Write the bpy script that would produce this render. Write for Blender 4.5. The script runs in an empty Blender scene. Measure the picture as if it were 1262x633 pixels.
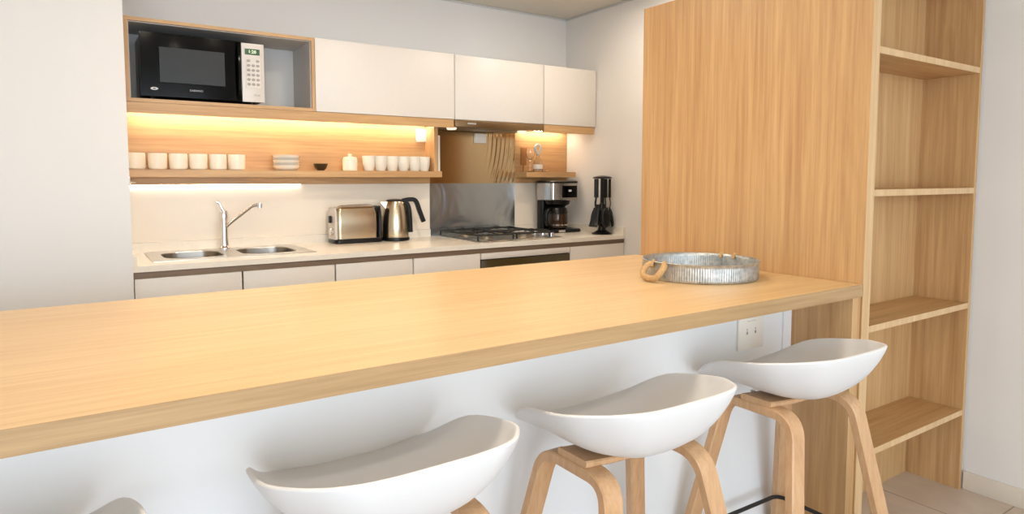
import bpy, bmesh, math, random
from mathutils import Vector, Matrix
random.seed(7)
PI = math.pi
S = bpy.context.scene
COL = S.collection

# ------------------------------------------------------------------ camera
cd = bpy.data.cameras.new('camera'); cam = bpy.data.objects.new('camera', cd); COL.objects.link(cam)
right = Vector((0.835236328, -0.549890414, -0.000899713))
down = Vector((-0.0404230636, -0.0597672586, -0.997393529))
fwd = Vector((0.548403367, 0.833095677, -0.0721480408))
m = Matrix((right, -down, -fwd)).transposed().to_4x4()
m.translation = Vector((-3.0065, -3.690, 1.2607))
cam.matrix_world = m
cd.sensor_width = 36; cd.lens = 36 * 804.915 / 1262
cd.shift_x = (631 - 614.443) / 1262; cd.shift_y = -(316.5 - 278.457) / 1262
cd.clip_start = .02
S.camera = cam

# ------------------------------------------------------------------ world, light, exposure
w = bpy.data.worlds.new('world'); S.world = w; w.use_nodes = True
bg = w.node_tree.nodes['Background']; bg.inputs[0].default_value = (.75, .87, 1, 1); bg.inputs[1].default_value = 1.0
S.view_settings.view_transform = 'Standard'; S.view_settings.look = 'None'
S.view_settings.exposure = 0.04; S.view_settings.gamma = 1; S.view_settings.use_curve_mapping = False

def area(name, loc, target, sx, sy, power, col):
    l = bpy.data.lights.new(name, 'AREA'); l.shape = 'RECTANGLE'; l.size = sx; l.size_y = sy
    l.energy = power; l.color = col
    o = bpy.data.objects.new(name, l); COL.objects.link(o); o.location = loc
    o.rotation_euler = (Vector(target) - Vector(loc)).to_track_quat('-Z', 'Y').to_euler()
    return o
# daylight entering by the glazed wall behind the camera
area('window_daylight', (-3.3, -7.3, 1.35), (-3.3, 0, 1.25), 4.6, 2.0, 185, (.74, .87, 1.0))
LED = (1.0, .87, .67)
DOWN = (1.0, .87, .72)

# ------------------------------------------------------------------ materials
def mat(name):
    mt = bpy.data.materials.new(name); mt.use_nodes = True
    nt = mt.node_tree; return mt, nt, nt.nodes['Principled BSDF']
def srgb(r, g, b):
    f = lambda c: (c / 255 / 12.92) if c / 255 <= .04045 else ((c / 255 + .055) / 1.055) ** 2.4
    return (f(r), f(g), f(b), 1)
def plain(name, col, rough=.5, metal=0, noise=0, scale=30, bump=0, spec=.5, trans=0, coat=0):
    mt, nt, b = mat(name)
    b.inputs['Base Color'].default_value = col; b.inputs['Roughness'].default_value = rough
    b.inputs['Metallic'].default_value = metal; b.inputs['Specular IOR Level'].default_value = spec
    b.inputs['Transmission Weight'].default_value = trans; b.inputs['Coat Weight'].default_value = coat
    tc = nt.nodes.new('ShaderNodeTexCoord'); n = nt.nodes.new('ShaderNodeTexNoise')
    n.inputs['Scale'].default_value = scale; n.inputs['Detail'].default_value = 4
    nt.links.new(tc.outputs['Object'], n.inputs['Vector'])
    if noise:
        mx = nt.nodes.new('ShaderNodeMix'); mx.data_type = 'RGBA'
        mx.inputs[6].default_value = tuple(c * (1 - noise) for c in col[:3]) + (1,)
        mx.inputs[7].default_value = tuple(min(1, c * (1 + noise)) for c in col[:3]) + (1,)
        nt.links.new(n.outputs['Fac'], mx.inputs[0]); nt.links.new(mx.outputs[2], b.inputs['Base Color'])
    if bump:
        bp = nt.nodes.new('ShaderNodeBump'); bp.inputs['Strength'].default_value = bump; bp.inputs['Distance'].default_value = .002
        nt.links.new(n.outputs['Fac'], bp.inputs['Height']); nt.links.new(bp.outputs['Normal'], b.inputs['Normal'])
    return mt
def wood(name, axis, dark, light, rough=.42, fine=170., broad=9., along=.05, streak=.35, coat=0):
    mt, nt, b = mat(name); N = nt.nodes.new; L = nt.links.new
    tc = N('ShaderNodeTexCoord')
    def chan(scale, al, detail, dist=0.):
        mp = N('ShaderNodeMapping'); s = [scale] * 3; s['xyz'.index(axis)] = scale * al
        mp.inputs['Scale'].default_value = s; L(tc.outputs['Object'], mp.inputs['Vector'])
        n = N('ShaderNodeTexNoise'); n.inputs['Scale'].default_value = 1; n.inputs['Detail'].default_value = detail
        n.inputs['Distortion'].default_value = dist; n.inputs['Roughness'].default_value = .6
        L(mp.outputs[0], n.inputs['Vector']); return n.outputs['Fac']
    a = chan(broad, along * 1.6, 6, 1.6); c = chan(fine, along * .6, 3); d = chan(broad * 6, along * .5, 3, .3)
    def madd(x, k, y):
        q = N('ShaderNodeMath'); q.operation = 'MULTIPLY_ADD'; L(x, q.inputs[0]); q.inputs[1].default_value = k
        if isinstance(y, (int, float)): q.inputs[2].default_value = y
        else: L(y, q.inputs[2])
        return q.outputs[0]
    v = madd(a, .55, madd(d, .45 + streak * .5, madd(c, streak, -(.5 * (.55 + .45 + streak * 1.5)) + .5)))
    cr = N('ShaderNodeValToRGB'); cr.color_ramp.elements[0].position = .25; cr.color_ramp.elements[1].position = .75
    cr.color_ramp.elements[0].color = dark; cr.color_ramp.elements[1].color = light
    L(v, cr.inputs[0]); L(cr.outputs[0], b.inputs['Base Color'])
    b.inputs['Roughness'].default_value = rough; b.inputs['Coat Weight'].default_value = coat
    bp = N('ShaderNodeBump'); bp.inputs['Strength'].default_value = .12; bp.inputs['Distance'].default_value = .001
    L(c, bp.inputs['Height']); L(bp.outputs['Normal'], b.inputs['Normal'])
    return mt
def emis(name, col, k):
    mt, nt, b = mat(name); b.inputs['Base Color'].default_value = (.9, .9, .9, 1)
    b.inputs['Emission Color'].default_value = col + (1,); b.inputs['Emission Strength'].default_value = k
    return mt
OD, OL = srgb(174, 130, 84), srgb(214, 175, 124)
M = {}
for ax in 'xyz': M['oak_' + ax] = wood('oak_grain_' + ax, ax, OD, OL)
M['oak_top'] = wood('oak_worktop', 'x', srgb(206, 166, 112), srgb(228, 196, 146), rough=.36, along=.05, streak=.3)
M['oak_edge_shade'] = wood('oak_edge_band', 'x', srgb(160, 126, 84), srgb(192, 158, 114), fine=260, broad=14)  # bar front edge: shade from overhead lighting painted in as darker oak
M['oak_pale'] = wood('oak_edge_pale', 'z', srgb(196, 156, 108), srgb(222, 190, 146), fine=260)
M['ply'] = wood('bent_oak', 'z', srgb(190, 144, 102), srgb(214, 174, 132), rough=.4, fine=220, broad=16)
M['channel'] = wood('dark_channel_wood', 'x', srgb(112, 92, 74), srgb(142, 120, 98))
M['wall'] = plain('wall_paint', srgb(230, 227, 223), .85, noise=.015, scale=3, bump=.05)
M['ceil'] = plain('ceiling_paint', srgb(226, 220, 208), .9, noise=.015, scale=3)
M['knee'] = plain('knee_wall_paint', srgb(232, 232, 232), .8, noise=.015, scale=3, bump=.05)
M['skirt'] = plain('skirting_paint', srgb(234, 226, 214), .5)
M['laminate'] = plain('white_laminate', srgb(226, 220, 212), .4, noise=.02, scale=60)
M['inner'] = plain('grey_carcass', srgb(206, 204, 200), .6)
M['gap'] = plain('dark_gap', srgb(70, 62, 54), .7)
M['stone'] = plain('quartz_worktop', srgb(238, 230, 216), .22, noise=.05, scale=70)
M['splash'] = plain('splashback_white', srgb(238, 228, 212), .35)
M['seat'] = plain('white_shell_plastic', srgb(224, 223, 223), .42)
M['blackm'] = plain('black_metal', srgb(22, 22, 24), .35)
M['black'] = plain('black_plastic', srgb(13, 12, 12), .3, spec=.35)
M['blackgl'] = plain('black_gloss', srgb(5, 5, 6), .12, spec=.14)
M['iron'] = plain('cast_iron', srgb(26, 24, 23), .55, bump=.2, scale=200)
M['chrome'] = plain('chrome', srgb(225, 225, 228), .1, 1)
M['white_enamel'] = plain('white_enamel', srgb(242, 236, 226), .2)
M['ceramic'] = plain('cream_ceramic', srgb(250, 240, 220), .28)
M['darkbowl'] = plain('dark_ceramic', srgb(50, 40, 24), .25)
M['bluegrey'] = plain('grey_ceramic', srgb(206, 200, 188), .3)
M['silverp'] = plain('silver_plastic', srgb(206, 198, 190), .4, .2)
M['window'] = plain('microwave_window', srgb(44, 46, 48), .35, spec=.25, noise=.1, scale=40)
M['lcd'] = plain('lcd_green', srgb(52, 92, 66), .2, noise=.25, scale=400)
M['lcddig'] = emis('lcd_digits', (.55, .8, .2), .8)
M['keys'] = plain('key_relief', srgb(168, 160, 152), .5)
M['keypad'] = plain('key_pad', srgb(222, 216, 208), .5)
M['rope'] = plain('hemp_rope', srgb(196, 158, 108), .85, noise=.3, scale=180, bump=1.0)
M['ovenglass'] = plain('oven_glass', srgb(70, 60, 34), .12)
M['coffee'] = plain('coffee_glass', srgb(84, 62, 46), .08, trans=.5)
M['amber'] = plain('amber_wood', srgb(176, 118, 62), .5)
M['mark'] = plain('print_light', srgb(205, 205, 205), .5)
M['hole'] = plain('socket_hole', srgb(60, 58, 58), .6)
M['filter'] = plain('hood_filter', srgb(150, 138, 118), .4, .7)
def brushed(name, col, rough, axis, aniso=.5, bump=.15):
    mt = plain(name, col, rough, 1); nt = mt.node_tree; b = nt.nodes['Principled BSDF']
    tc = nt.nodes.new('ShaderNodeTexCoord'); mp = nt.nodes.new('ShaderNodeMapping'); n = nt.nodes.new('ShaderNodeTexNoise')
    s = [500, 500, 500]; s['xyz'.index(axis)] = 4; mp.inputs['Scale'].default_value = s; n.inputs['Scale'].default_value = 1
    nt.links.new(tc.outputs['Object'], mp.inputs[0]); nt.links.new(mp.outputs[0], n.inputs['Vector'])
    bp = nt.nodes.new('ShaderNodeBump'); bp.inputs['Strength'].default_value = bump; bp.inputs['Distance'].default_value = .0006
    nt.links.new(n.outputs['Fac'], bp.inputs['Height']); nt.links.new(bp.outputs['Normal'], b.inputs['Normal'])
    return mt
M['steel'] = brushed('brushed_steel', srgb(200, 186, 162), .25, 'z')
M['steel_n'] = brushed('neutral_brushed_steel', srgb(196, 192, 188), .25, 'z')
M['steel_h'] = brushed('brushed_steel_sheet', srgb(186, 184, 180), .3, 'x')
M['sinksteel'] = brushed('sink_steel', srgb(196, 192, 186), .3, 'x')
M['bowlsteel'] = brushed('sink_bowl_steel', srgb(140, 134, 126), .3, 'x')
def rippled(name, col, rough, k, d=.02):
    mt = plain(name, col, rough, 1); nt = mt.node_tree; b = nt.nodes['Principled BSDF']
    n = nt.nodes['Noise Texture']; n.inputs['Scale'].default_value = k; n.inputs['Detail'].default_value = 1.5; n.inputs['Distortion'].default_value = 1.2
    bp = nt.nodes.new('ShaderNodeBump'); bp.inputs['Strength'].default_value = 1; bp.inputs['Distance'].default_value = d
    nt.links.new(n.outputs['Fac'], bp.inputs['Height']); nt.links.new(bp.outputs['Normal'], b.inputs['Normal']); return mt
M['steel_wall'] = rippled('rippled_steel_sheet', srgb(184, 196, 206), .27, 3.6, .011)
M['bronze'] = brushed('bronze_sheet', srgb(206, 186, 150), .16, 'x', bump=.05)
M['hoodfront'] = brushed('hood_front_metal', srgb(150, 124, 92), .35, 'x')
def galv():
    mt, nt, b = mat('galvanised_zinc'); N = nt.nodes.new; L = nt.links.new
    tc = N('ShaderNodeTexCoord'); v = N('ShaderNodeTexVoronoi'); v.inputs['Scale'].default_value = 70
    n = N('ShaderNodeTexNoise'); n.inputs['Scale'].default_value = 25; n.inputs['Detail'].default_value = 5
    L(tc.outputs['Object'], v.inputs['Vector']); L(tc.outputs['Object'], n.inputs['Vector'])
    mx = N('ShaderNodeMath'); mx.operation = 'MULTIPLY_ADD'; mx.inputs[1].default_value = .6
    L(v.outputs['Distance'], mx.inputs[0]); L(n.outputs['Fac'], mx.inputs[2])
    cr = N('ShaderNodeValToRGB'); cr.color_ramp.elements[0].position = .3; cr.color_ramp.elements[1].position = 1.
    cr.color_ramp.elements[0].color = srgb(140, 146, 148); cr.color_ramp.elements[1].color = srgb(196, 198, 196)
    L(mx.outputs[0], cr.inputs[0]); L(cr.outputs[0], b.inputs['Base Color'])
    b.inputs['Metallic'].default_value = .75; b.inputs['Roughness'].default_value = .42
    return mt
M['zinc'] = galv()
def tile():
    mt, nt, b = mat('floor_tile'); N = nt.nodes.new; L = nt.links.new
    tc = N('ShaderNodeTexCoord'); mp = N('ShaderNodeMapping'); mp.inputs['Location'].default_value = (.29, .35, 0)
    br = N('ShaderNodeTexBrick'); br.offset = 0; br.inputs['Scale'].default_value = 1
    br.inputs['Brick Width'].default_value = .6; br.inputs['Row Height'].default_value = .6
    br.inputs['Mortar Size'].default_value = .003; br.inputs['Mortar Smooth'].default_value = .2
    n = N('ShaderNodeTexNoise'); n.inputs['Scale'].default_value = 5; n.inputs['Detail'].default_value = 8
    L(tc.outputs['Object'], mp.inputs[0]); L(mp.outputs[0], br.inputs['Vector']); L(tc.outputs['Object'], n.inputs['Vector'])
    cr = N('ShaderNodeValToRGB'); cr.color_ramp.elements[0].position = .35; cr.color_ramp.elements[1].position = .7
    cr.color_ramp.elements[0].color = srgb(196, 178, 160); cr.color_ramp.elements[1].color = srgb(212, 196, 180)
    L(n.outputs['Fac'], cr.inputs[0]); L(cr.outputs[0], br.inputs['Color1']); L(cr.outputs[0], br.inputs['Color2'])
    br.inputs['Mortar'].default_value = srgb(150, 134, 118)
    L(br.outputs['Color'], b.inputs['Base Color']); b.inputs['Roughness'].default_value = .45
    return mt
M['tile'] = tile()
def clear(name, col=(1, 1, 1, 1)):
    mt = plain(name, col, .02, trans=1.0); mt.node_tree.nodes['Principled BSDF'].inputs['IOR'].default_value = 1.45; return mt
M['glass'] = clear('clear_glass')
M['frost'] = plain('patterned_white_glaze', srgb(250, 242, 226), .3, noise=.10, scale=160, bump=.8)
M['tintplastic'] = plain('smoky_plastic', srgb(190, 170, 140), .1, trans=.8)
M['led'] = emis('led_strip_light', LED, 48.0)
M['downlight'] = emis('downlight_glow', DOWN, 165.0)
M['hoodlamp'] = emis('hood_lamp_glow', LED, .8)

# ------------------------------------------------------------------ mesh helpers
def new(): return bmesh.new()
def box(bm, x0, x1, y0, y1, z0, z1, bev=0, seg=2):
    vs = [bm.verts.new((x, y, z)) for z in (z0, z1) for y in (y0, y1) for x in (x0, x1)]
    F = [(0, 2, 3, 1), (4, 5, 7, 6), (0, 1, 5, 4), (2, 6, 7, 3), (0, 4, 6, 2), (1, 3, 7, 5)]
    fs = [bm.faces.new([vs[i] for i in f]) for f in F]
    if bev:
        es = list({e for f in fs for e in f.edges})
        bmesh.ops.bevel(bm, geom=es, offset=bev, segments=seg, affect='EDGES', profile=.5)
    return bm
def lathe(bm, prof, cx=0, cy=0, n=40, z0=0, sx=1, sy=1):
    rings = []
    for r, z in prof:
        if r < 1e-6: rings.append([bm.verts.new((cx, cy, z + z0))])
        else: rings.append([bm.verts.new((cx + r * sx * math.cos(2 * PI * i / n), cy + r * sy * math.sin(2 * PI * i / n), z + z0)) for i in range(n)])
    for a, b in zip(rings, rings[1:]):
        if len(a) == 1 and len(b) == 1: continue
        for i in range(n):
            j = (i + 1) % n
            if len(a) == 1: bm.faces.new([a[0], b[j], b[i]])
            elif len(b) == 1: bm.faces.new([a[i], a[j], b[0]])
            else: bm.faces.new([a[i], a[j], b[j], b[i]])
    return bm
def smooth_path(pts, it=2):
    pts = [Vector(p) for p in pts]
    for _ in range(it):
        q = [pts[0]]
        for a, b in zip(pts, pts[1:]): q += [a * .75 + b * .25, a * .25 + b * .75]
        q.append(pts[-1]); pts = q
    return pts
def tube(bm, pts, r, n=10, closed=False, radii=None):
    pts = [Vector(p) for p in pts]; K = len(pts); rings = []; up = None
    for i, p in enumerate(pts):
        if closed: t = pts[(i + 1) % K] - pts[i - 1]
        else: t = pts[min(i + 1, K - 1)] - pts[max(i - 1, 0)]
        t.normalize()
        if up is None:
            up = Vector((0, 0, 1)) if abs(t.z) < .9 else Vector((1, 0, 0))
        up = (up - t * up.dot(t)).normalized(); s = t.cross(up)
        rr = radii[i] if radii else r
        rings.append([bm.verts.new(p + (up * math.cos(2 * PI * j / n) + s * math.sin(2 * PI * j / n)) * rr) for j in range(n)])
    for i in range(K if closed else K - 1):
        a, b = rings[i], rings[(i + 1) % K]
        for j in range(n): bm.faces.new([a[j], a[(j + 1) % n], b[(j + 1) % n], b[j]])
    if not closed: bm.faces.new(rings[0][::-1]); bm.faces.new(rings[-1])
    return bm
def ribbon(bm, pts, side, wd, th):
    """bar of rectangular section swept along pts; side = unit vector of the wide direction"""
    pts = [Vector(p) for p in pts]; side = Vector(side).normalized(); rings = []; K = len(pts)
    for i, p in enumerate(pts):
        t = (pts[min(i + 1, K - 1)] - pts[max(i - 1, 0)]).normalized(); sd = (side - t * side.dot(t)).normalized(); nn = t.cross(sd)
        c = .0035; a, b = wd / 2, th / 2
        rings.append([bm.verts.new(p + sd * u + nn * v) for u, v in ((-a + c, -b), (a - c, -b), (a, -b + c), (a, b - c), (a - c, b), (-a + c, b), (-a, b - c), (-a, -b + c))])
    for a, b in zip(rings, rings[1:]):
        for j in range(8): bm.faces.new([a[j], a[(j + 1) % 8], b[(j + 1) % 8], b[j]])
    bm.faces.new(rings[0][::-1]); bm.faces.new(rings[-1])
    return bm
def obj(name, bm, mt, parent=None, smooth=False, angle=35):
    bmesh.ops.recalc_face_normals(bm, faces=bm.faces)
    me = bpy.data.meshes.new(name); bm.to_mesh(me); bm.free()
    me.materials.append(mt)
    if smooth:
        for p in me.polygons: p.use_smooth = True
        me.set_sharp_from_angle(angle=math.radians(angle))
    o = bpy.data.objects.new(name, me); COL.objects.link(o)
    if parent:
        o.parent = parent
    return o
def B(name, dims, mt, parent=None, bev=0):
    return obj(name, box(new(), *dims, bev=bev), mt, parent, smooth=bev > 0)
def thing(name, label, cat, loc=(0, 0, 0), rz=0, group=None):
    o = bpy.data.objects.new(name, None); COL.objects.link(o); o.location = loc; o.rotation_euler = (0, 0, rz)
    o.empty_display_size = .05
    return tag(o, label, cat, group)
def tag(o, label, cat, group=None):
    o['label'] = label; o['category'] = cat
    if group: o['group'] = group
    return o
def struct(o): o['kind'] = 'structure'; return o
def copy_tree(o, parent=None):
    c = o.copy(); COL.objects.link(c)
    if parent: c.parent = parent
    for ch in [x for x in bpy.data.objects if x.parent == o]: copy_tree(ch, c)
    return c
def text_mesh(name, s, size, loc, mt, parent=None, width=None, rot=(PI / 2, 0, 0)):
    cu = bpy.data.curves.new(name, 'FONT'); cu.body = s; cu.size = size; cu.align_x = 'CENTER'; cu.align_y = 'CENTER'; cu.extrude = .0003; cu.resolution_u = 2
    t = bpy.data.objects.new(name, cu); COL.objects.link(t)
    dg = bpy.context.evaluated_depsgraph_get(); dg.update()
    me = bpy.data.meshes.new_from_object(t.evaluated_get(dg)); bpy.data.objects.remove(t)
    me.materials.clear(); me.materials.append(mt)
    o = bpy.data.objects.new(name, me); COL.objects.link(o); o.location = loc; o.rotation_euler = rot
    if width and me.vertices:
        xs = [v.co.x for v in me.vertices]; o.scale.x = width / (max(xs) - min(xs))
    if parent: o.parent = parent
    return o

# ------------------------------------------------------------------ room shell
CZ = 2.388
XL, YR = -6.0, -7.6
struct(B('floor', (XL - .1, .1, YR - .1, .1, -.08, 0), M['tile']))
struct(B('ceiling', (XL - .1, .1, YR - .1, .1, CZ, CZ + .1), M['ceil']))
struct(B('wall_back', (XL - .1, .1, 0, .12, 0, CZ), M['wall']))
struct(B('wall_right', (0, .12, YR - .1, .12, 0, CZ), M['wall']))
struct(B('wall_left', (XL, -2.797, -.655, 0, 0, CZ), M['wall']))
struct(B('wall_outer_left', (XL - .12, XL, YR - .1, .12, 0, CZ), M['wall']))
bm = new()
box(bm, XL, -5.7, YR - .12, YR, 0, CZ); box(bm, -.9, 0, YR - .12, YR, 0, CZ)
box(bm, -5.7, -.9, YR - .12, YR, 2.32, CZ); box(bm, -5.7, -.9, YR - .12, YR, 0, .12)
struct(obj('wall_rear', bm, M['wall']))
wf = struct(obj('window_1', (lambda b: (box(b, -5.7, -.9, YR - .08, YR - .03, .12, .17), box(b, -5.7, -.9, YR - .08, YR - .03, 2.27, 2.32),
      [box(b, x, x + .05, YR - .08, YR - .03, .17, 2.27) for x in (-5.7, -4.12, -2.53, -.95)], b)[-1])(new()), M['laminate']))
struct(B('baseboard_right', (-.012, 0, YR, -2.575, 0, .075), M['skirt'], bev=.003))
# thin shadow joint where ceiling meets wall
struct(obj('trim_1', (lambda b: (box(b, -2.79, -.0, -.008, 0, CZ - .012, CZ - .004), box(b, -.008, 0, -7.0, -.008, CZ - .012, CZ - .004), b)[-1])(new()), M['inner']))
# knee wall under the bar
struct(obj('wall_front', (lambda b: (box(b, -4.3, -.93, -2.345, -2.22, 0, .871), box(b, -.93, -.883, -2.352, -2.22, 0, .871), b)[-1])(new()), M['knee']))
struct(B('baseboard_front', (-4.3, -.93, -2.355, -2.345, 0, .07), M['skirt'], bev=.002))

# ------------------------------------------------------------------ breakfast bar
bar = thing('breakfast_bar', 'long oak-topped breakfast bar running across the foreground', 'counter', (-2.3, -2.07, 0))
def P(o, par):                                   # parent without moving (the parent is unrotated)
    o.parent = par; o.location = o.location - par.location; return o
bm = box(new(), -4.3, -.835, -2.568, -1.54, .8735, .913)
top = P(obj('countertop', bm, M['oak_top']), bar)
P(B('edge_band', (-4.3, -.835, -2.5705, -2.568, .8725, .9128), M['oak_edge_shade']), bar)
P(B('support_panel', (-.883, -.8345, -2.565, -1.60, .0, .8725), M['oak_z']), bar)
# ------------------------------------------------------------------ tall bookshelf with deep side panel
sh = thing('bookshelf', 'tall oak open bookshelf with deep side panel between bar and right wall', 'shelf', (-.42, -2.07, 0))
SX0, SX1, YF, YB = -.833, -.013, -2.570, -2.3675
P(B('side_panel', (SX0, SX0 + .018, YF + .001, -1.568, 0, 2.012), M['oak_z']), sh)
P(B('side_panel', (SX1 - .018, SX1, YF, -1.568, 0, 2.012), M['oak_z']), sh)
P(B('side_panel', (SX0 + .018, SX0 + .046, YF + .001, YB, 0, 2.012), M['oak_z']), sh)
P(B('edge_band', (SX0, SX0 + .046, YF - .001, YF + .001, 0, 2.012), M['oak_pale']), sh)
P(B('back_panel', (SX0 + .018, SX1 - .018, YB, YB + .018, 0, 2.012), M['oak_z']), sh)
P(B('top_panel', (SX0 + .046, SX1 - .018, YF, -1.568, 1.994, 2.012), M['oak_x']), sh)
for z in (1.6895, 1.2239, .767, .3317):
    s = P(B('shelf', (SX0 + .0465, SX1 - .0185, YF + .002, YB - .0005, z - .022, z), M['oak_x']), sh)
    b2 = B('edge_band', (SX0 + .0465, SX1 - .0185, YF + .0005, YF + .002, z - .022, z), M['oak_pale']); b2.parent = s

# ------------------------------------------------------------------ kitchen: upper cabinets
X0, X1, X2, X3, XE = -2.774, -1.9235, -1.10, -.4486, -.006
YU, ZT, ZB, ZS = -.329, 1.9807, 1.6076, 1.5595
c = thing('open_cabinet', 'open oak-framed wall cabinet holding the microwave', 'cabinet', ((X0 + X1) / 2, -.16, ZB))
t_ = .016
P(B('frame', (X0, X1, YU, -.002, ZT - t_, ZT), M['oak_x']), c)
P(B('frame', (X0, X0 + t_, YU, -.002, ZB, ZT - t_), M['oak_z']), c)
P(B('frame', (X1 - t_, X1, YU, -.002, ZB, ZT - t_), M['oak_z']), c)
P(B('frame', (X0 + t_, X1 - t_, YU, -.002, ZB, ZB + t_), M['oak_x']), c)
bm = new(); box(bm, X0 + t_, X1 - t_, -.02, -.003, ZB + t_, ZT - t_)
box(bm, X1 - t_ - .004, X1 - t_ - .0005, YU + .012, -.02, ZB + t_, ZT - t_); box(bm, X0 + t_ + .0005, X0 + t_ + .004, YU + .012, -.02, ZB + t_, ZT - t_)
box(bm, X0 + t_ + .004, X1 - t_ - .004, YU + .012, -.02, ZT - t_ - .004, ZT - t_ - .0005)
P(obj('lining', bm, M['inner']), c)
for a, b, nm in ((X1, X2, 'white flat wall cabinet door beside the open microwave cabinet'), (X2, X3, 'white wall cabinet directly above the range hood'),
                 (X3, XE, 'small white wall cabinet in the corner above the coffee maker')):
    c = thing('wall_cabinet', nm, 'cabinet', ((a + b) / 2, -.16, ZB), group='white wall cabinets')
    P(B('body', (a + .001, b - .001, YU + .02, -.002, ZB, ZT), M['inner']), c)
    P(B('door', (a + .0025, b - .0025, YU - .001, YU + .018, ZB + .001, ZT + .001), M['laminate'], bev=.0015), c)
    if a == X3: P(B('filler_strip', (XE - .0005, -.0005, YU + .015, -.002, ZB, ZT), M['laminate']), c)
# pelmet boards under the cabinets with their LED strips
def pelmet(a, b, lab):
    t = thing('pelmet_board', lab, 'trim board', ((a + b) / 2, YU + .02, ZS), group='oak pelmets under the wall cabinets')
    P(B('front_board', (a, b, YU + .004, YU + .022, ZS, ZB - .0005), M['oak_x']), t)
    P(B('bottom_board', (a, b, YU + .022, -.03, ZB - .017, ZB - .001), M['oak_x']), t)
pelmet(X0, X2 - .004, 'long oak pelmet under the microwave and first white cabinet')
pelmet(X3 + .004, -.02, 'short oak pelmet under the corner cabinet')
def strip(a, b, y0, y1, z0, z1, lab):
    return tag(B('led_strip', (a, b, y0, y1, z0, z1), M['led']), lab, 'light strip', 'warm LED strips')
strip(X0 + .02, X2 - .03, -.070, -.055, ZB - .021, ZB - .0175, 'glowing LED strip under the long pelmet above the mugs')
strip(X3 + .02, -.05, -.070, -.055, ZB - .021, ZB - .0175, 'glowing LED strip under the short pelmet in the corner')
# range hood
h = thing('range_hood', 'slim built-in bronze metal range hood under the wall cabinets', 'range hood', ((X2 + X3) / 2, -.16, ZS))
P(B('body', (X2 + .002, X3 - .002, YU + .03, -.01, ZS + .012, ZB - .001), M['filter']), h)
P(B('front_panel', (X2 + .0, X3 - .0, YU - .006, YU + .03, ZS + .006, ZB - .002), M['hoodfront'], bev=.001), h)
P(B('grease_filter', (X2 + .10, X3 - .14, -.25, -.06, ZS + .006, ZS + .0115), M['filter'], bev=.001), h)
P(obj('lamp', lathe(new(), [(0, .0), (.026, .0), (.03, .006), (.03, .012)], X3 - .08, -.2, z0=ZS - .002), M['hoodlamp']), h)
P(obj('lamp', lathe(new(), [(0, .0), (.026, .0), (.03, .006), (.03, .012)], X2 + .05, -.2, z0=ZS - .002), M['hoodlamp']), h)
tm = text_mesh('badge', '▪▪▪', .01, (0, 0, 0), M['mark']) if 0 else obj('badge', (lambda b: ([box(b, -.03 + i * .012, -.022 + i * .012, -.0006, .0006, -.004, .004) for i in range(5)], b)[-1])(new()), M['mark'])
tm.location = (-.985, YU - .0068, (ZS + ZB) / 2 + .004); P(tm, h)

# oak wall panels with shelves
XP = -1.105
t = thing('wall_shelf', 'long oak wall shelf with oak back panel carrying mugs, plates and glasses', 'shelf', (-1.94, -.07, 1.23))
P(B('back_panel', (-2.783, XP, -.018, -.001, 1.232, ZB - .002), M['oak_x']), t)
P(B('shelf_board', (-2.783, -1.09, -.15, -.018, 1.271, 1.307), M['oak_x']), t)
P(B('divider', (-1.136, -1.112, -.14, -.018, 1.3072, ZS + .02), M['oak_z']), t)
t = thing('wall_shelf', 'short oak wall shelf in the corner above the coffee maker', 'shelf', (-.24, -.07, 1.23))
P(B('back_panel', (X3 - .006, -.002, -.018, -.001, 1.232, ZB - .002), M['oak_x']), t)
P(B('shelf_board', (X3 - .006, -.028, -.15, -.018, 1.271, 1.307), M['oak_x']), t)
strip(-2.77, -1.92, -.017, -.004, 1.2300, 1.2316, 'glowing LED strip under the oak panel above the sink splashback')
# splashbacks
tag(B('splashback', (-2.795, XP, -.010, -.001, .9445, 1.2315), M['splash']), 'plain cream white splashback behind sink, toaster and kettle', 'splashback')
tag(B('splashback', (X3 - .006, -.002, -.010, -.001, .9445, 1.2315), M['splash']), 'small white splashback panel behind the coffee maker', 'splashback')
tag(B('steel_splashback', (XP, X3 - .006, -.014, -.001, .901, 1.231), M['steel_wall']), 'dull grey brushed steel splashback behind the gas hob', 'splashback')
# gently dished bronze sheet
bm = new(); nx, nz = 260, 20
g = [[bm.verts.new((XP + (X3 - .006 - XP) * i / nx, -.013 - .004 * math.sin(PI * i / nx) - .0011 * max(0, min(1, (i / nx - .60 - .22 * (1 - (k / nz)) ** 0 * 0) * 6)) * (1 + math.cos(2 * PI * (i / nx * 19 + 1.9 * (1 - k / nz) ** 2))), 1.2315 + (ZS + .014 - 1.2315) * k / nz)) for i in range(nx + 1)] for k in range(nz + 1)]
for k in range(nz):
    for i in range(nx): bm.faces.new([g[k][i], g[k][i + 1], g[k + 1][i + 1], g[k + 1][i]])
r = bmesh.ops.extrude_face_region(bm, geom=bm.faces[:])
for v in r['geom']:
    if isinstance(v, bmesh.types.BMVert): v.co.y = -.001
tag(obj('bronze_splashback', bm, M['bronze'], smooth=True), 'shiny bronze coloured metal panel below the range hood', 'splashback')

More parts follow.
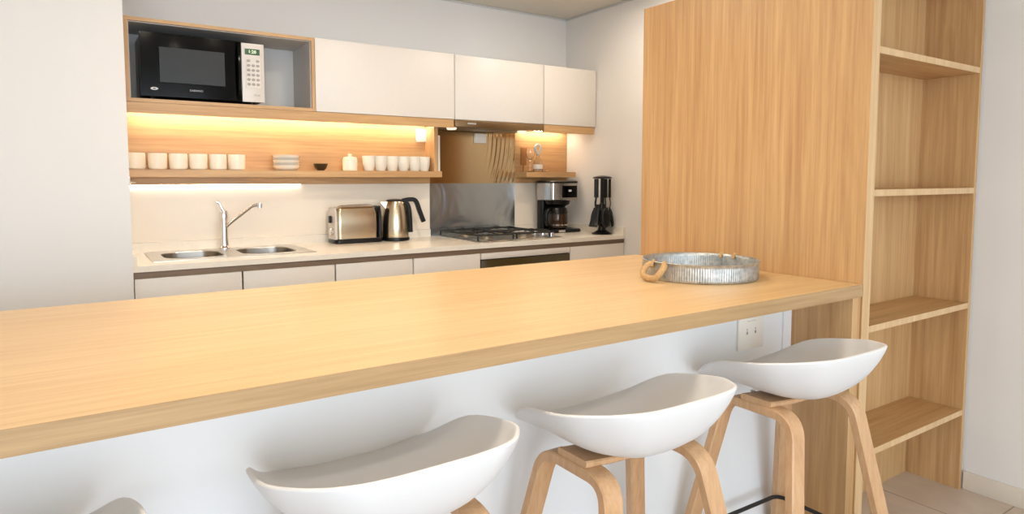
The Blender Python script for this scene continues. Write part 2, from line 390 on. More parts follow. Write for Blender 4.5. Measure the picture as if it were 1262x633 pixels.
# ------------------------------------------------------------------ kitchen: base units
YC, ZC = -.618, .8985
LX = [-2.794, -2.363, -1.933, -1.514, -1.10]
labs = ['white base cabinet at the far left under the sink', 'second white base cabinet from the left, below the right sink bowl',
        'white base cabinet under the toaster', 'white base cabinet under the kettle, left of the oven']
def base(a, b, lab):
    t = thing('base_cabinet', lab, 'cabinet', ((a + b) / 2, -.3, 0), group='white base cabinets')
    P(B('body', (a + .001, b - .001, YC + .04, -.01, .1, .72 if a < -2 else .868), M['gap']), t)
    P(B('door', (a + .0035, b - .0035, YC + .006, YC + .026, .102, .8446), M['laminate'], bev=.0015), t)
for i in range(4): base(LX[i], LX[i + 1], labs[i])
base(-.457, -.004, 'white base cabinet in the corner right of the oven')
ov = thing('built_in_oven', 'built-in oven with white top panel and dark glass, under the gas hob', 'oven', (-.78, -.3, 0))
P(B('body', (-1.099, -.458, YC + .04, -.01, .1, .868), M['gap']), ov)
P(B('control_panel', (-1.096, -.461, YC + .004, YC + .026, .811, .8446), M['laminate'], bev=.0015), ov)
P(B('glass_door', (-1.096, -.461, YC + .006, YC + .026, .26, .806), M['ovenglass'], bev=.0015), ov)
P(B('lower_panel', (-1.096, -.461, YC + .006, YC + .026, .102, .255), M['laminate'], bev=.0015), ov)
hd = obj('handle', tube(new(), [(-1.03, YC + .0, .765), (-1.03, YC - .03, .765), (-.53, YC - .03, .765), (-.53, YC, .765)], .007), M['steel'], smooth=True); P(hd, ov)
tag(B('channel_rail', (-2.796, -.004, YC + .008, YC + .028, .8460, .873), M['channel']), 'dark wood grip channel running under the white worktop', 'trim rail')
struct(B('trim_2', (-2.796, -.004, YC + .06, YC + .075, 0, .099), M['gap']))
# worktop with two bowl openings
BL = (-2.655, -2.385, -.44, -.13); BR = (-2.315, -2.04, -.44, -.13)
bm = new(); z0, z1 = .8735, ZC
box(bm, -2.795, BL[0], YC, -.002, z0, z1); box(bm, BL[0], BL[1], YC, BL[2], z0, z1); box(bm, BL[0], BL[1], BL[3], -.002, z0, z1)
box(bm, BL[1], BR[0], YC, -.002, z0, z1); box(bm, BR[0], BR[1], YC, BR[2], z0, z1); box(bm, BR[0], BR[1], BR[3], -.002, z0, z1)
box(bm, BR[1], -.002, YC, -.002, z0, z1)
wt = thing('kitchen_worktop', 'white stone kitchen worktop along the back wall with low upstand', 'worktop', (-1.4, -.3, .8735))
P(obj('slab', bm, M['stone']), wt)
bm = new(); box(bm, -2.795, XP, -.022, -.002, ZC, .944); box(bm, X3 - .006, -.002, -.022, -.002, ZC, .944)
box(bm, -.016, -.002, YC + .002, -.022, ZC, .944); box(bm, -2.795, -2.778, YC + .002, -.022, ZC, .944)
P(obj('upstand', bm, M['stone']), wt)

# ------------------------------------------------------------------ sink
sk = thing('kitchen_sink', 'inset double bowl stainless steel sink at the left end of the worktop', 'sink', (-2.35, -.285, ZC))
def rrect(x0, x1, y0, y1, r, n=8):
    out = []
    for cx, cy, a0 in ((x1 - r, y1 - r, 0), (x0 + r, y1 - r, PI / 2), (x0 + r, y0 + r, PI), (x1 - r, y0 + r, 3 * PI / 2)):
        for k in range(n): a = a0 + PI / 2 * k / (n - 1); out.append((cx + r * math.cos(a), cy + r * math.sin(a)))
    return out
def loft(bm, loops, cap=True):
    rs = [[bm.verts.new(p) for p in l] for l in loops]
    for a, b in zip(rs, rs[1:]):
        for i in range(len(a)): bm.faces.new([a[i], a[(i + 1) % len(a)], b[(i + 1) % len(a)], b[i]])
    if cap: bm.faces.new(rs[-1])
    return rs
L3 = lambda pts, z: [(x, y, z) for x, y in pts]
bm = new()
for q, ox0, ox1 in ((BL, -2.71, -2.35), (BR, -2.35, -1.985)):
    loft(bm, [L3(rrect(ox0, ox1, -.495, -.07, .004), ZC + .0005), L3(rrect(ox0, ox1, -.495, -.07, .004), ZC + .003),
              L3(rrect(q[0] + .004, q[1] - .004, q[2] + .004, q[3] - .004, .085), ZC + .0035), L3(rrect(q[0] + .006, q[1] - .006, q[2] + .006, q[3] - .006, .083), ZC - .002)], cap=False)
P(obj('rim', bm, M['sinksteel'], smooth=True), sk)
for q in (BL, BR):
    bm = new(); e = lambda d, r, z: L3(rrect(q[0] + d, q[1] - d, q[2] + d, q[3] - d, r), z)
    loft(bm, [e(.006, .083, ZC - .001), e(.012, .08, ZC - .05), e(.018, .075, ZC - .13), e(.04, .06, ZC - .155), e(.09, .03, ZC - .16)])
    bo = P(obj('bowl', bm, M['bowlsteel'], smooth=True), sk)
    d = obj('drain', lathe(new(), [(0, .002), (.03, .002), (.04, .004), (.042, .001)], (q[0] + q[1]) / 2, (q[2] + q[3]) / 2, z0=ZC - .161, n=24), M['chrome'], smooth=True)
    d.location = -sk.location; d.parent = bo; bo.update_tag(); d.location = (0, 0, 0)
fc = thing('kitchen_tap', 'chrome single lever mixer tap standing behind the double sink', 'tap', (-2.338, -.085, ZC + .003))
obj('body', lathe(new(), [(0, 0), (.028, 0), (.028, .006), (.021, .014), (.0185, .05), (.0185, .155), (.0205, .157), (.0205, .185), (.017, .196), (0, .198)], n=28), M['chrome'], fc, smooth=True)
obj('lever', tube(new(), smooth_path([(0, 0, .19), (-.012, 0, .215), (-.018, 0, .236), (-.034, 0, .243)]), .007, n=10), M['chrome'], fc, smooth=True)
sp = obj('spout', tube(new(), smooth_path([(0, 0, .10), (.03, -.025, .135), (.105, -.08, .205), (.125, -.095, .224), (.165, -.115, .228)], 3), .0085, n=12), M['chrome'], fc, smooth=True)
obj('aerator', lathe(new(), [(0, 0), (.0125, 0), (.0125, .022), (0, .024)], .155, -.11, n=20, z0=.212), M['chrome'], sp, smooth=True)

# ------------------------------------------------------------------ toaster
to = thing('toaster', 'brushed steel two-slot toaster with black base, left of the kettle', 'toaster', (-1.633, -.112, ZC + .0005)); to.scale = (.955, 1, 1)
def rbody(x0, x1, y0, y1, zs, r, tops):
    bm = new(); loops = []
    for z, d in tops: loops.append(L3(rrect(x0 + d, x1 - d, y0 + d, y1 - d, max(r - d * .5, .005), 8), z))
    loft(bm, loops); bm.faces.new([v for v in bm.verts[:len(loops[0])]][::-1]); return bm
obj('base', rbody(-.152, .152, -.072, .072, 0, .03, [(0.0, .006), (.006, 0), (.02, 0), (.026, .004)]), M['black'], to, smooth=True)
obj('shell', rbody(-.143, .120, -.066, .066, 0, .028, [(.026, .002), (.10, .0), (.172, .004), (.195, .012), (.203, .024)]), M['steel'], to, smooth=True)
obj('end_cap', rbody(.118, .142, -.067, .067, 0, .012, [(.024, 0), (.1, .001), (.185, .003), (.207, .010)]), M['black'], to, smooth=True)
obj('end_cap', rbody(-.152, -.132, -.060, .060, 0, .009, [(.024, 0), (.1, .001), (.18, .003), (.199, .008)]), M['silverp'], to, smooth=True)
bm = new(); box(bm, -.1, .1, -.038, -.01, .2025, .2075, bev=.002); box(bm, -.1, .1, .01, .038, .2025, .2075, bev=.002)
obj('slot_frame', bm, M['steel'], to)
obj('warming_rack', (lambda b: ([tube(b, [(-.09, y, .209), (.09, y, .213)], .002, n=6) for y in (-.03, -.012, .012, .03)], b)[-1])(new()), M['chrome'], to, smooth=True)
obj('lever', box(new(), -.166, -.152, -.012, .012, .115, .155, bev=.004), M['black'], to, smooth=True)
kb = lathe(new(), [(0, 0), (.021, 0), (.021, .012), (.017, .016), (0, .016)], n=24)
bmesh.ops.rotate(kb, verts=kb.verts, matrix=Matrix.Rotation(-PI / 2, 3, 'Y'))
k = obj('dial', kb, M['chrome'], to, smooth=True); k.location = (-.152, -.02, .068)
# ------------------------------------------------------------------ kettle
ke = thing('electric_kettle', 'brushed steel electric kettle with black handle, right of the toaster', 'kettle', (-1.394, -.125, ZC + .0005), rz=-.15)
obj('power_base', lathe(new(), [(0, 0), (.082, 0), (.085, .005), (.083, .018), (.0, .019)], n=40), M['black'], ke, smooth=True)
obj('body', lathe(new(), [(.078, .0195), (.0795, .03), (.077, .09), (.071, .15), (.061, .20), (.053, .228), (.05, .232), (0, .234)], n=48), M['steel'], ke, smooth=True)
obj('lid', lathe(new(), [(.052, .2325), (.051, .238), (.03, .243), (0, .245)], n=32), M['black'], ke, smooth=True)
bm = new(); v = [(-.045, -.024, .165), (-.045, .024, .165), (-.05, .02, .228), (-.05, -.02, .228), (-.092, -.007, .228), (-.092, .007, .228)]
vv = [bm.verts.new(p) for p in v]
for f in ((0, 1, 2, 3), (3, 2, 5, 4), (0, 3, 4), (1, 5, 2), (0, 4, 5, 1)): bm.faces.new([vv[i] for i in f])
obj('spout', bm, M['steel'], ke)
obj('handle', ribbon(new(), smooth_path([(.045, 0, .232), (.078, 0, .240), (.128, 0, .240), (.146, 0, .185), (.176, 0, .105)], 2), (0, 1, 0), .028, .025), M['black'], ke, smooth=True)
obj('handle_spine', ribbon(new(), smooth_path([(.05, 0, .225), (.078, 0, .215), (.088, 0, .15), (.092, 0, .045)], 2), (0, 1, 0), .034, .026), M['black'], ke, smooth=True)

# ------------------------------------------------------------------ gas hob
hx0, hx1, hy0, hy1 = -1.065, -.47, -.56, -.06
hb = thing('gas_hob', 'stainless gas hob with black iron pan supports, in front of steel splashback', 'hob', ((hx0 + hx1) / 2, (hy0 + hy1) / 2, ZC))
W2, D2 = (hx1 - hx0) / 2, (hy1 - hy0) / 2
obj('plate', loft_bm := (lambda b: (loft(b, [L3(rrect(-W2, W2, -D2, D2, .012), .0), L3(rrect(-W2, W2, -D2, D2, .012), .004), L3(rrect(-W2 + .012, W2 - .012, -D2 + .012, D2 - .012, .01), .009)]), b)[-1])(new()), M['steel_h'], hb, smooth=True)
for bx, by, r in ((-.18, .12, .045), (.09, .12, .034), (-.18, -.12, .034), (.09, -.12, .052)):
    b_ = obj('burner', lathe(new(), [(0, .009), (r * 1.25, .009), (r * 1.2, .016), (r, .018), (r, .026), (0, .026)], bx, by, n=28), M['filter'], hb, smooth=True)
    obj('burner_cap', lathe(new(), [(r * .92, .0262), (r * .95, .031), (r * .8, .035), (0, .036)], bx, by, n=28), M['iron'], b_, smooth=True)
for bx in (-.18, .09):
    bm = new(); a = .122
    for x in (bx - a, bx + a): tube(bm, [(x, -.23, .04), (x, .23, .04)], .0055, n=8)
    for y in (-.23, 0.0, .23): tube(bm, [(bx - a, y, .04), (bx + a, y, .04)], .0055, n=8)
    for by in (-.12, .12):
        for dx, dy in ((1, 0), (-1, 0), (0, 1), (0, -1)):
            tube(bm, [(bx + dx * .12, by + dy * .115, .041), (bx + dx * .06, by + dy * .06, .052), (bx + dx * .028, by + dy * .028, .05)], .0055, n=8)
    for x in (bx - a, bx + a):
        for y in (-.225, .225): tube(bm, [(x, y, .0085), (x, y, .042)], .006, n=8)
    obj('pan_support', bm, M['iron'], hb, smooth=True)
for k in range(4):
    kn = obj('knob', lathe(new(), [(0, 0), (.02, 0), (.019, .018), (.015, .022), (0, .022)], .258, -.18 + k * .085, n=24, z0=.0088), M['chrome'], hb, smooth=True)

# ------------------------------------------------------------------ coffee maker
cm = thing('coffee_maker', 'black and steel drip coffee maker with glass jug, right of the gas hob', 'coffee maker', (-.205, -.165, ZC + .0005), rz=.0)
obj('base', rbody(-.125, .135, -.11, .10, 0, .03, [(0, .003), (.005, 0), (.016, 0), (.022, .006)]), M['black'], cm, smooth=True)
obj('warming_plate', lathe(new(), [(0, .022), (.072, .022), (.07, .026), (0, .026)], -.02, -.03, n=32), M['blackgl'], cm, smooth=True)
obj('control_pad', box(new(), -.07, -.015, -.1115, -.104, .004, .018, bev=.002), M['silverp'], cm, smooth=True)
obj('column', rbody(-.105, .105, .03, .10, 0, .02, [(.022, 0), (.22, 0)]), M['black'], cm, smooth=True)
obj('head', rbody(-.115, .118, -.095, .10, 0, .03, [(.215, .008), (.222, 0), (.332, 0), (.336, .004)]), M['steel_n'], cm, smooth=True)
obj('top_lid', rbody(-.118, .12, -.097, .101, 0, .03, [(.3362, .0), (.342, 0), (.348, .008), (.35, .02)]), M['black'], cm, smooth=True)
fp = obj('display_panel', box(new(), -.03, .095, -.0985, -.094, .235, .315, bev=.002), M['blackgl'], cm, smooth=True)
obj('display', box(new(), .02, .045, -.0995, -.0984, .275, .288), M['mark'], fp)
obj('filter_basket', lathe(new(), [(0, .175), (.06, .175), (.085, .19), (.09, .2148), (0, .2148)], -.005, -.01, n=32, sy=.9), M['black'], cm, smooth=True)
jg = thing('coffee_jug', 'glass coffee jug with black handle standing in the coffee maker', 'jug', (-.225, -.195, ZC + .0268))
obj('glass', lathe(new(), [(0, .001), (.060, .001), (.067, .008), (.070, .03), (.069, .08), (.064, .118), (.062, .128), (.058, .122), (.065, .08), (.066, .03), (.062, .011), (0, .005)], n=40), M['coffee'], jg, smooth=True)
obj('collar', lathe(new(), [(.0685, .100), (.0705, .103), (.066, .130), (.062, .140), (0, .143)], n=40), M['black'], jg, smooth=True)
obj('band', lathe(new(), [(.0705, .020), (.0725, .021), (.0725, .029), (.0705, .030)], n=40), M['chrome'], jg, smooth=True)
obj('handle', ribbon(new(), smooth_path([(-.055, -.01, .132), (-.095, -.02, .132), (-.118, -.025, .10), (-.112, -.025, .03), (-.070, -.015, .014)], 2), (-.2, 1, 0), .026, .022), M['black'], jg, smooth=True)
# ------------------------------------------------------------------ utensil carousel
ux, uy = -.088, -.49
uc = thing('utensil_stand', 'black rotating utensil stand near the right wall corner of the worktop', 'utensil stand', (ux, uy, ZC + .0005))
obj('foot', lathe(new(), [(0, 0), (.064, 0), (.067, .003), (.054, .011), (.028, .026), (.021, .05), (.04, .075), (.034, .13), (.016, .2), (0, .21)], n=36), M['black'], uc, smooth=True)
obj('stem', lathe(new(), [(.012, .076), (.012, .365), (0, .366)], n=16), M['black'], uc, smooth=True)
obj('hanger_ring', lathe(new(), [(0, .362), (.058, .362), (.064, .366), (.058, .374), (.02, .382), (0, .383)], n=36), M['black'], uc, smooth=True)
kinds = ['slotted turner', 'ladle', 'solid spoon', 'pasta server', 'slotted spoon']
whr = ['at its left', 'facing the bar', 'at its right', 'at its wall side', 'at its back']
for i in range(5):
    a = 2 * PI * i / 5 + PI * 1.0
    u = thing('kitchen_utensil', 'black nylon %s hanging on the utensil stand, %s' % (kinds[i], whr[i]), 'utensil', (ux + .048 * math.cos(a), uy + .048 * math.sin(a), ZC + .055), rz=a, group='black utensils on the stand')
    obj('handle', ribbon(new(), [(0, 0, .185), (0, 0, .306)], (0, 1, 0), .026, .015), M['black'], u, smooth=True)
    obj('shaft', ribbon(new(), smooth_path([(0, 0, .187), (.008, 0, .14), (-.004, 0, .10)], 1), (0, 1, 0), .010, .006), M['blackm'], u, smooth=True)
    if i in (0, 3):
        bm = ribbon(new(), [(-.012, 0, .14), (.0, 0, .10)], (0, 1, 0), .024, .004)
        for k in range(4): ribbon(bm, [(.000, -.024 + k * .016, .105), (.014, -.028 + k * .0187, .05), (.030, -.031 + k * .0207, .0)], (0, 1, 0), .014, .003)
        ribbon(bm, [(-.004, 0, .118), (.003, 0, .09)], (0, 1, 0), .062, .003); ribbon(bm, [(.026, 0, .01), (.031, 0, -.005)], (0, 1, 0), .078, .003)
    else:
        bm = new(); n = 16; rs = []
        for q in range(1, 8):
            th = PI / 2 * q / 7
            rs.append([bm.verts.new((-.004 + .026 * math.cos(th) + .022 * (1 - math.sin(2 * PI * s / n)) * math.sin(th) * .5, .035 * math.sin(th) * math.cos(2 * PI * s / n), .055 + .066 * math.sin(th) * math.sin(2 * PI * s / n))) for s in range(n)])
        for A_, B_ in zip(rs, rs[1:]):
            for s in range(n): bm.faces.new([A_[s], A_[(s + 1) % n], B_[(s + 1) % n], B_[s]])
        bm.faces.new(rs[0])
    h_ = obj('head', bm, M['black'], u, smooth=True)
    if i not in (0, 3):
        sd = h_.modifiers.new('thick', 'SOLIDIFY'); sd.thickness = .002

# ------------------------------------------------------------------ microwave
mw = thing('microwave', 'black microwave oven with silver control panel in the open cabinet', 'microwave', (-2.447, -.315, ZB + t_ + .0005))
obj('housing', box(new(), -.262, .262, -.0, .27, .012, .295, bev=.006), M['black'], mw, smooth=True)
for x in (-.22, .22):
    for y in (.03, .24): obj('foot', lathe(new(), [(0, 0), (.012, 0), (.012, .0125), (0, .0125)], x, y, n=12), M['black'], mw)
# door: gently bowed towards the viewer
def bowed(x0, x1, z0, z1, yb, bow, n=16):
    bm = new(); f = []
    for i in range(n + 1):
        u = i / n; x = x0 + (x1 - x0) * u; y = yb - bow * (1 - (2 * u - 1) ** 2) - .016
        f.append([bm.verts.new((x, y, z0)), bm.verts.new((x, y, z1)), bm.verts.new((x, yb, z1)), bm.verts.new((x, yb, z0))])
    for a, b in zip(f, f[1:]):
        for j in range(4): bm.faces.new([a[j], a[(j + 1) % 4], b[(j + 1) % 4], b[j]])
    bm.faces.new(f[0]); bm.faces.new(f[-1][::-1]); return bm
dr = obj('door', bowed(-.268, .163, .012, .296, -.0008, .008), M['blackgl'], mw, smooth=True)
obj('window', bowed(-.192, .085, .075, .232, -.0205, -.0, 2), M['window'], dr)
dr.location = (0, 0, 0)
text_mesh('logo', 'DAEWOO', .012, (-.04, -.0262, .046), M['mark'], dr, width=.055)
obj('badge', (lambda b: lathe(b, [(.006, -.0), (.016, 0), (.016, .001), (.006, .001)], n=20, sy=.4))(new()), M['mark'], dr)
bd = [o for o in dr.children if o.name.startswith('badge')][0] if dr.children else None
if bd: bd.rotation_euler = (PI / 2, 0, 0); bd.location = (-.215, -.0245, .045)
obj('handle', tube(new(), smooth_path([(.150, -.018, .02), (.150, -.034, .06), (.150, -.038, .155), (.150, -.034, .25), (.150, -.018, .288)], 2), .009, n=10), M['blackgl'], mw, smooth=True)
cp = obj('control_panel', bowed(.166, .270, .012, .292, -.0008, .003), M['silverp'], mw, smooth=True)
obj('display', box(new(), .181, .250, -.0215, -.019, .238, .266), M['lcd'], cp)
text_mesh('display_digits', '1:20', .022, (.215, -.0222, .252), M['lcddig'], cp)
kp = obj('keypad', box(new(), .185, .252, -.0208, -.018, .08, .222), M['keypad'], cp)
for rr in range(6):
    for cc in range(3):
        if rr == 0 and cc == 1: continue
        obj('key', lathe(new(), [(0, 0), (.0085, 0), (.0085, .0012), (.0070, .0016), (.0070, .0008), (0, .0008)], n=16, sy=.8), M['keys'], kp, smooth=True)
ks = [o for o in bpy.data.objects if o.name.startswith('key') and o.parent == kp]
for i, o in enumerate(ks):
    i2 = i + (1 if i > 0 else 0); o.rotation_euler = (PI / 2, 0, 0); o.location = (.197 + .0215 * (i2 % 3), -.0208, .209 - .0225 * (i2 // 3))
text_mesh('lettering', 'Chef', .014, (.232, -.0212, .045), M['keys'], cp)

# ------------------------------------------------------------------ things on the shelves
SZ = 1.3073
def cup():
    t = thing('mug', '', 'mug', (0, 0, SZ), group='white mugs at the left end of the shelf')
    obj('cup', lathe(new(), [(0, 0), (.036, 0), (.041, .005), (.0425, .015), (.0425, .072), (.0415, .080), (.0385, .080), (.039, .02), (.033, .009), (0, .008)], n=32), M['ceramic'], t, smooth=True)
    obj('handle', tube(new(), smooth_path([(.0, .0395, .065), (.0, .060, .06), (.0, .062, .03), (.0, .0395, .02)], 2), .0045, n=8), M['ceramic'], t, smooth=True)
    return t
pc = cup()
ordw = ['first white mug from the left wall end of the shelf', 'second white mug from the left wall end of the shelf', 'third white mug from the left on the long shelf',
        'fourth white mug from the left on the long shelf', 'fifth white mug from the left, second from the plates', 'white mug at the right end of its row, nearest the plates']
for i, x in enumerate((-2.728, -2.634, -2.541, -2.450, -2.357, -2.266)):
    t = pc if i == 0 else copy_tree(pc)
    t.location = (x, -.08, SZ); t['label'] = ordw[i]
pl = ['lowest of the stacked pale bowls on the long shelf', 'second pale bowl from the bottom of the stack on the long shelf', 'middle pale bowl of the stack on the long shelf', 'pale bowl just under the topmost of the stack on the long shelf', 'topmost of the stacked pale bowls on the long shelf']
for i in range(5):
    z = SZ + i * .0138
    o = obj('bowl', lathe(new(), [(0, .001), (.045, .0), (.052, .004), (.066, .016), (.070, .0265), (.067, .0268), (.06, .018), (.045, .0085), (0, .008)], n=40), M['bluegrey'] if i % 2 else M['ceramic'], smooth=True)
    o.location = (-2.012, -.085, z); tag(o, pl[i], 'bowl', 'stack of pale bowls')
o = obj('bowl', lathe(new(), [(0, 0), (.018, 0), (.03, .012), (.040, .038), (.0385, .0385), (.028, .014), (0, .006)], n=32), M['darkbowl'], smooth=True); o.location = (-1.822, -.085, SZ)
tag(o, 'small dark brown bowl on the long shelf between stacked bowls and jar', 'bowl')
t = thing('sugar_jar', 'cream ceramic jar with knobbed lid on the long shelf beside the glasses', 'jar', (-1.650, -.08, SZ))
obj('body', lathe(new(), [(0, 0), (.038, 0), (.041, .004), (.042, .05), (.041, .068), (.036, .073), (0, .073)], n=32), M['ceramic'], t, smooth=True)
obj('lid', lathe(new(), [(.039, .0732), (.037, .077), (.01, .082), (.007, .086), (.013, .091), (.010, .096), (0, .097)], n=32), M['ceramic'], t, smooth=True)
gl = ['first patterned white glass from the cream jar', 'second patterned white glass from the cream jar', 'third patterned white glass from the cream jar',
      'fourth patterned white glass from the cream jar', 'fifth patterned white glass, second from the oak divider', 'patterned white glass standing next to the oak divider']
g0 = obj('drinking_glass', lathe(new(), [(0, 0), (.026, 0), (.029, .004), (.037, .045), (.039, .087), (.0372, .0875), (.035, .045), (.026, .008), (0, .007)], n=24), M['frost'], smooth=True)
for i, x in enumerate((-1.535, -1.462, -1.389, -1.316, -1.243, -1.178)):
    o = g0 if i == 0 else g0.copy()
    if i: COL.objects.link(o)
    o.location = (x, -.08, SZ); tag(o, gl[i], 'glass', 'patterned white glasses')
tag(obj('cutting_board', box(new(), -1.106, -1.094, -.135, -.03, SZ, SZ + .218, bev=.003), M['white_enamel'], smooth=True), 'white board standing on edge at the right end of the long shelf', 'cutting board')
# corner shelf ornaments
o = thing('wine_glass', 'clear stemmed glass on the short corner shelf, left of the bottle', 'glass', (-.375, -.085, SZ))
obj('glass', lathe(new(), [(0, 0), (.03, 0), (.028, .002), (.004, .006), (.0035, .075), (.012, .085), (.028, .105), (.031, .135), (.026, .165), (.0245, .165), (.0295, .135), (.026, .106), (.01, .088), (0, .086)], n=28), M['glass'], o, smooth=True)
o = thing('glass_bottle', 'small clear bottle with white label and ring stopper on corner shelf', 'bottle', (-.318, -.095, SZ))
obj('bottle', lathe(new(), [(0, 0), (.03, 0), (.032, .004), (.032, .06), (.022, .085), (.011, .1), (.011, .115), (.009, .115), (.009, .1), (.02, .083), (.03, .058), (.03, .006), (0, .005)], n=28), M['glass'], o, smooth=True)
obj('label', lathe(new(), [(.0325, .02), (.0328, .021), (.0328, .05), (.0325, .051)], n=28), M['white_enamel'], o, smooth=True)
bm = lathe(new(), [(0, .112), (.008, .112), (.014, .122), (.008, .134), (0, .135)], n=20)
tube(bm, [(.022 * math.cos(2 * PI * k / 24), 0, .160 + .026 * math.sin(2 * PI * k / 24)) for k in range(24)], .0085, n=10, closed=True)
obj('stopper', bm, M['white_enamel'], o, smooth=True)
o = thing('wooden_server', 'small amber wood paddle leaning at the back of the corner shelf', 'ornament', (-.40, -.04, SZ))
obj('blade', box(new(), -.022, .022, -.006, .006, .045, .165, bev=.004), M['amber'], o, smooth=True)
obj('stem', tube(new(), [(0, 0, 0), (0, 0, .05)], .005, n=8), M['amber'], o, smooth=True)
o = thing('glass_dish', 'low clear glass dish at the right of the corner shelf ornaments', 'dish', (-.262, -.10, SZ))
obj('dish', lathe(new(), [(0, 0), (.025, 0), (.033, .02), (.034, .03), (.032, .03), (.03, .02), (.023, .004), (0, .004)], n=28), M['glass'], o, smooth=True)

# ------------------------------------------------------------------ sockets and small fittings
def socket(name, lab, cx, cz, yf, wd, ht, deep=.008, holes=1):
    t = thing(name, lab, 'socket', (cx, yf, cz))
    pl_ = obj('plate', box(new(), -wd / 2, wd / 2, -deep, 0, -ht / 2, ht / 2, bev=.002), M['white_enamel'], t, smooth=True)
    if holes:
        bm = new()
        for s in (-1, 1):
            c = s * wd * .17; box(bm, c - .0035, c - .0015, -deep - .0004, -deep + .0002, -.012, -.002); box(bm, c + .0015, c + .0035, -deep - .0004, -deep + .0002, -.012, -.002)
            box(bm, c - .001, c + .001, -deep - .0004, -deep + .0002, .001, .008)
        obj('pin_holes', bm, M['hole'], pl_)
        obj('seam', box(new(), -wd * .18, wd * .18, -deep - .0003, -deep + .0002, ht * .25, ht * .25 + .0012), M['keys'], pl_)
    return t
socket('wall_socket', 'white wall socket under the bar top near the bookshelf', -1.113, .754, -2.3455, .132, .128)
socket('wall_socket', 'white socket on the oak panel just left of the oak divider', -1.163, 1.527, -.0185, .078, .078, .012)
socket('wall_socket', 'white socket on the bronze panel under the range hood', -.740, 1.524, -.0180, .085, .062, .02, 0)
o = thing('door_catch', 'small chrome catch at the left wall under the long shelf', 'fitting', (-2.765, -.16, 1.253))
obj('cup', box(new(), -.012, .006, -.01, .01, -.022, .017, bev=.003), M['chrome'], o, smooth=True)
obj('arm', tube(new(), [(.004, 0, -.006), (.028, 0, -.008)], .004, n=8), M['chrome'], o, smooth=True)

# ------------------------------------------------------------------ tray
tx, ty, R0, RH = -1.135, -2.150, .198, .062
tr = thing('round_tray', 'round galvanised metal tray with rope handles on the bar top', 'tray', (tx, ty, .9135))
n = 600; bm = new(); rings = []
for z, dr_, rib in ((0, -.004, 0), (.004, 0, .4), (.010, 0, 1), (.050, 0, 1), (.056, 0, .3), (.060, .003, 0), (.0625, .004, 0), (.064, .001, 0), (.062, -.0025, 0), (.05, -.004, .9), (.010, -.004, .9), (.004, -.006, 0)):
    rings.append([bm.verts.new(((R0 + dr_ + rib * .0009 * math.cos(2 * PI * i * 150 / n)) * math.cos(2 * PI * i / n), (R0 + dr_ + rib * .0009 * math.cos(2 * PI * i * 150 / n)) * math.sin(2 * PI * i / n), z)) for i in range(n)])
for a, b in zip(rings, rings[1:]):
    for i in range(n): bm.faces.new([a[i], a[(i + 1) % n], b[(i + 1) % n], b[i]])
obj('rim', bm, M['zinc'], tr, smooth=True, angle=60)
obj('base', lathe(new(), [(0, 0), (R0 - .004, 0), (R0 - .006, .004), (0, .004)], n=96), M['zinc'], tr, smooth=True)
for sg in (1, -1):
    a = math.radians(178) if sg == 1 else math.radians(8)
    ca, sa = math.cos(a), math.sin(a)
    def lp(r_, s_, z_): return ((R0 + r_) * ca - s_ * sa, (R0 + r_) * sa + s_ * ca, z_)
    pts = smooth_path([lp(.001, -.026, .054), lp(.016, -.040, .052), lp(.036, -.040, .030), lp(.045, -.026, .012), lp(.047, .026, .012), lp(.038, .040, .030), lp(.016, .040, .052), lp(.001, .026, .054)], 3)
    hn = obj('rope_handle', tube(new(), pts, .0105, n=12), M['rope'], tr, smooth=True)
    for s_ in (-.026, .026):
        obj('binding', tube(new(), [lp(-.012, s_, .05), lp(-.010, s_, .0585), lp(.001, s_, .0665), lp(.008, s_, .058), lp(.008, s_, .048)], .006, n=8), M['rope'], hn, smooth=True)

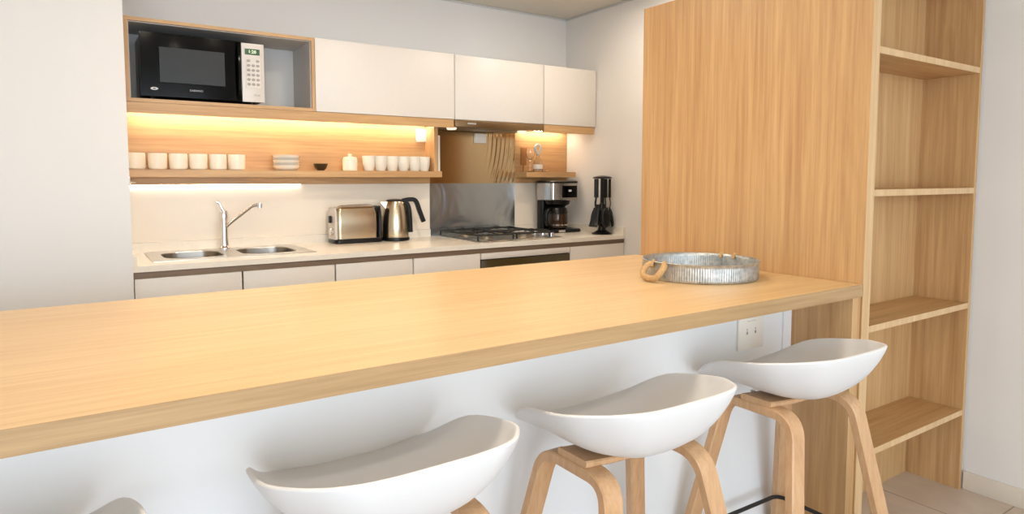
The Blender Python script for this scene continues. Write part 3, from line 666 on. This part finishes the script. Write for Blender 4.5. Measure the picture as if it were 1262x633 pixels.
# ------------------------------------------------------------------ bar stools
AU, AW, BU, BW, ZTOP = .143, .111, .262, .206, .612
def cat(cp_, n):
    out = []; K = len(cp_)
    for i in range(K):
        p0, p1, p2, p3 = [Vector(cp_[(i + d) % K]) for d in (-1, 0, 1, 2)]
        for k in range(n):
            t = k / n
            out.append(.5 * ((2 * p1) + (-p0 + p2) * t + (2 * p0 - 5 * p1 + 4 * p2 - p3) * t * t + (-p0 + 3 * p1 - 3 * p2 + p3) * t ** 3))
    return out
half = [(0, -.203, .786), (.080, -.204, .787), (.150, -.197, .789), (.206, -.150, .781), (.249, -.065, .767), (.240, .085, .735), (.190, .185, .672), (.102, .219, .647)]
rimc = half + [(0, .222, .644)] + [(-x, y, z) for x, y, z in half[:0:-1]]
def make_stool():
    t = thing('bar_stool', '', 'bar stool', (0, 0, 0), group='white shell bar stools along the bar')
    bm = new(); rim = cat(rimc, 5); N_ = len(rim); zb = .637; rings = []; K = 20; cy0 = -.05
    ctr = Vector((0, cy0, zb))
    for k in range(1, K + 1):
        s = k / K; mm_ = s ** .5; ring = []
        for p in rim:
            fy = min(1, max(0, (p.y + .18) / .40)); sd = min(1, abs(p.x) / .25) ** 3
            G = (1.13 * (1 - fy) + 1.0 * fy) * (1 - sd) + 1.308 * sd; Hh = (2.68 * (1 - fy) + 1.474 * fy) * (1 - sd) + 2.61 * sd
            th = math.atan2(p.y - cy0, p.x)
            tx_ = .185 * math.cos(th) * (1 - mm_) + p.x * mm_; ty_ = (cy0 + .181 * math.sin(th)) * (1 - mm_) + p.y * mm_
            g = 1 - (1 - s) ** G
            ring.append(bm.verts.new((tx_ * g, cy0 + (ty_ - cy0) * g, zb + (p.z - zb) * s ** Hh)))
        rings.append(ring)
    c0 = bm.verts.new(ctr)
    for i in range(N_): bm.faces.new([c0, rings[0][i], rings[0][(i + 1) % N_]])
    for a, b in zip(rings, rings[1:]):
        for i in range(N_): bm.faces.new([a[i], b[i], b[(i + 1) % N_], a[(i + 1) % N_]])
    s_ = obj('seat_shell', bm, M['seat'], t, smooth=True, angle=180)
    sd = s_.modifiers.new('thick', 'SOLIDIFY'); sd.thickness = .009; sd.offset = 1 if s_.data.polygons[0].normal.z > 0 else -1; sd.use_even_offset = False
    bv = s_.modifiers.new('round', 'BEVEL'); bv.width = .0035; bv.segments = 3; bv.angle_limit = math.radians(50)
    # two bent-oak arches; each leg its own mesh from the middle of the arch down
    for su in (-1, 1):
        for sw in (-1, 1):
            pts = []
            top = Vector((su * AU, 0, ZTOP)); bend = Vector((su * AU, sw * AW, ZTOP)); foot = Vector((su * BU, sw * BW, 0))
            d1 = (top - bend).normalized(); d2 = (foot - bend).normalized(); r_ = .058
            A_ = bend + d1 * r_; C_ = bend + d2 * r_
            pts = [top, bend + d1 * r_]
            for k in range(1, 10):
                q = k / 10; pts.append((1 - q) ** 2 * A_ + 2 * q * (1 - q) * bend + q * q * C_)
            pts += [C_, bend + d2 * .3, foot]
            ob_ = obj('leg', ribbon(new(), pts, (1, 0, 0), .052, .026), M['ply'], t, smooth=True, angle=30)
    obj('cross_plate', ribbon(new(), smooth_path([(-AU - .02, 0, ZTOP + .021), (-.07, 0, ZTOP + .012), (.07, 0, ZTOP + .012), (AU + .02, 0, ZTOP + .021)], 2), (0, 1, 0), .10, .016), M['ply'], t, smooth=True, angle=30)
    bm = new()
    for x in (-.1, .1): lathe(bm, [(0, 0), (.008, 0), (.008, .02), (0, .02)], x, .055, n=10, z0=ZTOP + .004)
    obj('bolt', bm, M['chrome'], t)
    zf = .19; q = 1 - zf / ZTOP; fu, fw = AU + (BU - AU) * q - .028, AW + (BW - AW) * q - .012
    bm = new(); c_ = .03
    pts = []
    for cx_, cy_, a0 in ((fu - c_, fw - c_, 0), (-fu + c_, fw - c_, PI / 2), (-fu + c_, -fw + c_, PI), (fu - c_, -fw + c_, 1.5 * PI)):
        for k in range(6): a = a0 + PI / 2 * k / 5; pts.append((cx_ + c_ * math.cos(a), cy_ + c_ * math.sin(a), zf))
    obj('footrest', tube(bm, pts, .0065, n=10, closed=True), M['blackm'], t, smooth=True)
    return t
st = make_stool()
sl = ['white shell bar stool nearest the bookshelf, below the wall socket', 'white shell bar stool with bent oak legs, second from the bookshelf',
      'white shell bar stool in the middle foreground, third from the bookshelf', 'white shell bar stool at the bottom left corner, mostly out of frame']
for i, (x, y, r_) in enumerate(((-1.238, -2.579, -.019), (-1.918, -2.584, -.005), (-2.518, -2.559, .011), (-3.180, -2.578, .06))):
    o = st if i == 0 else copy_tree(st)
    o.location = (x, y, 0); o.rotation_euler = (0, 0, r_); o['label'] = sl[i]

# ------------------------------------------------------------------ ceiling downlights (above the frame)
for i, (x, y, lb) in enumerate(((-1.75, -1.35, 'recessed ceiling downlight in the middle of the kitchen aisle'), (-.50, -1.05, 'recessed ceiling downlight in the kitchen corner at right'),
        (-2.8, -2.35, 'recessed ceiling downlight over the left half of the bar'), (-1.95, -2.2, 'recessed ceiling downlight over the right half of the bar'), (-2.3, -3.7, 'recessed ceiling downlight in the dining area in front of the stools'))):
    t = thing('ceiling_light', lb, 'ceiling light', (x, y, CZ), group='recessed downlights')
    obj('trim_ring', lathe(new(), [(.075, 0), (.095, 0), (.095, -.005), (.075, -.008), (.075, 0)], n=36), M['laminate'], t, smooth=True)
    obj('lamp', lathe(new(), [(0, -.003), (.075, -.003), (.075, -.001), (0, -.001)], n=36), M['downlight'], t)
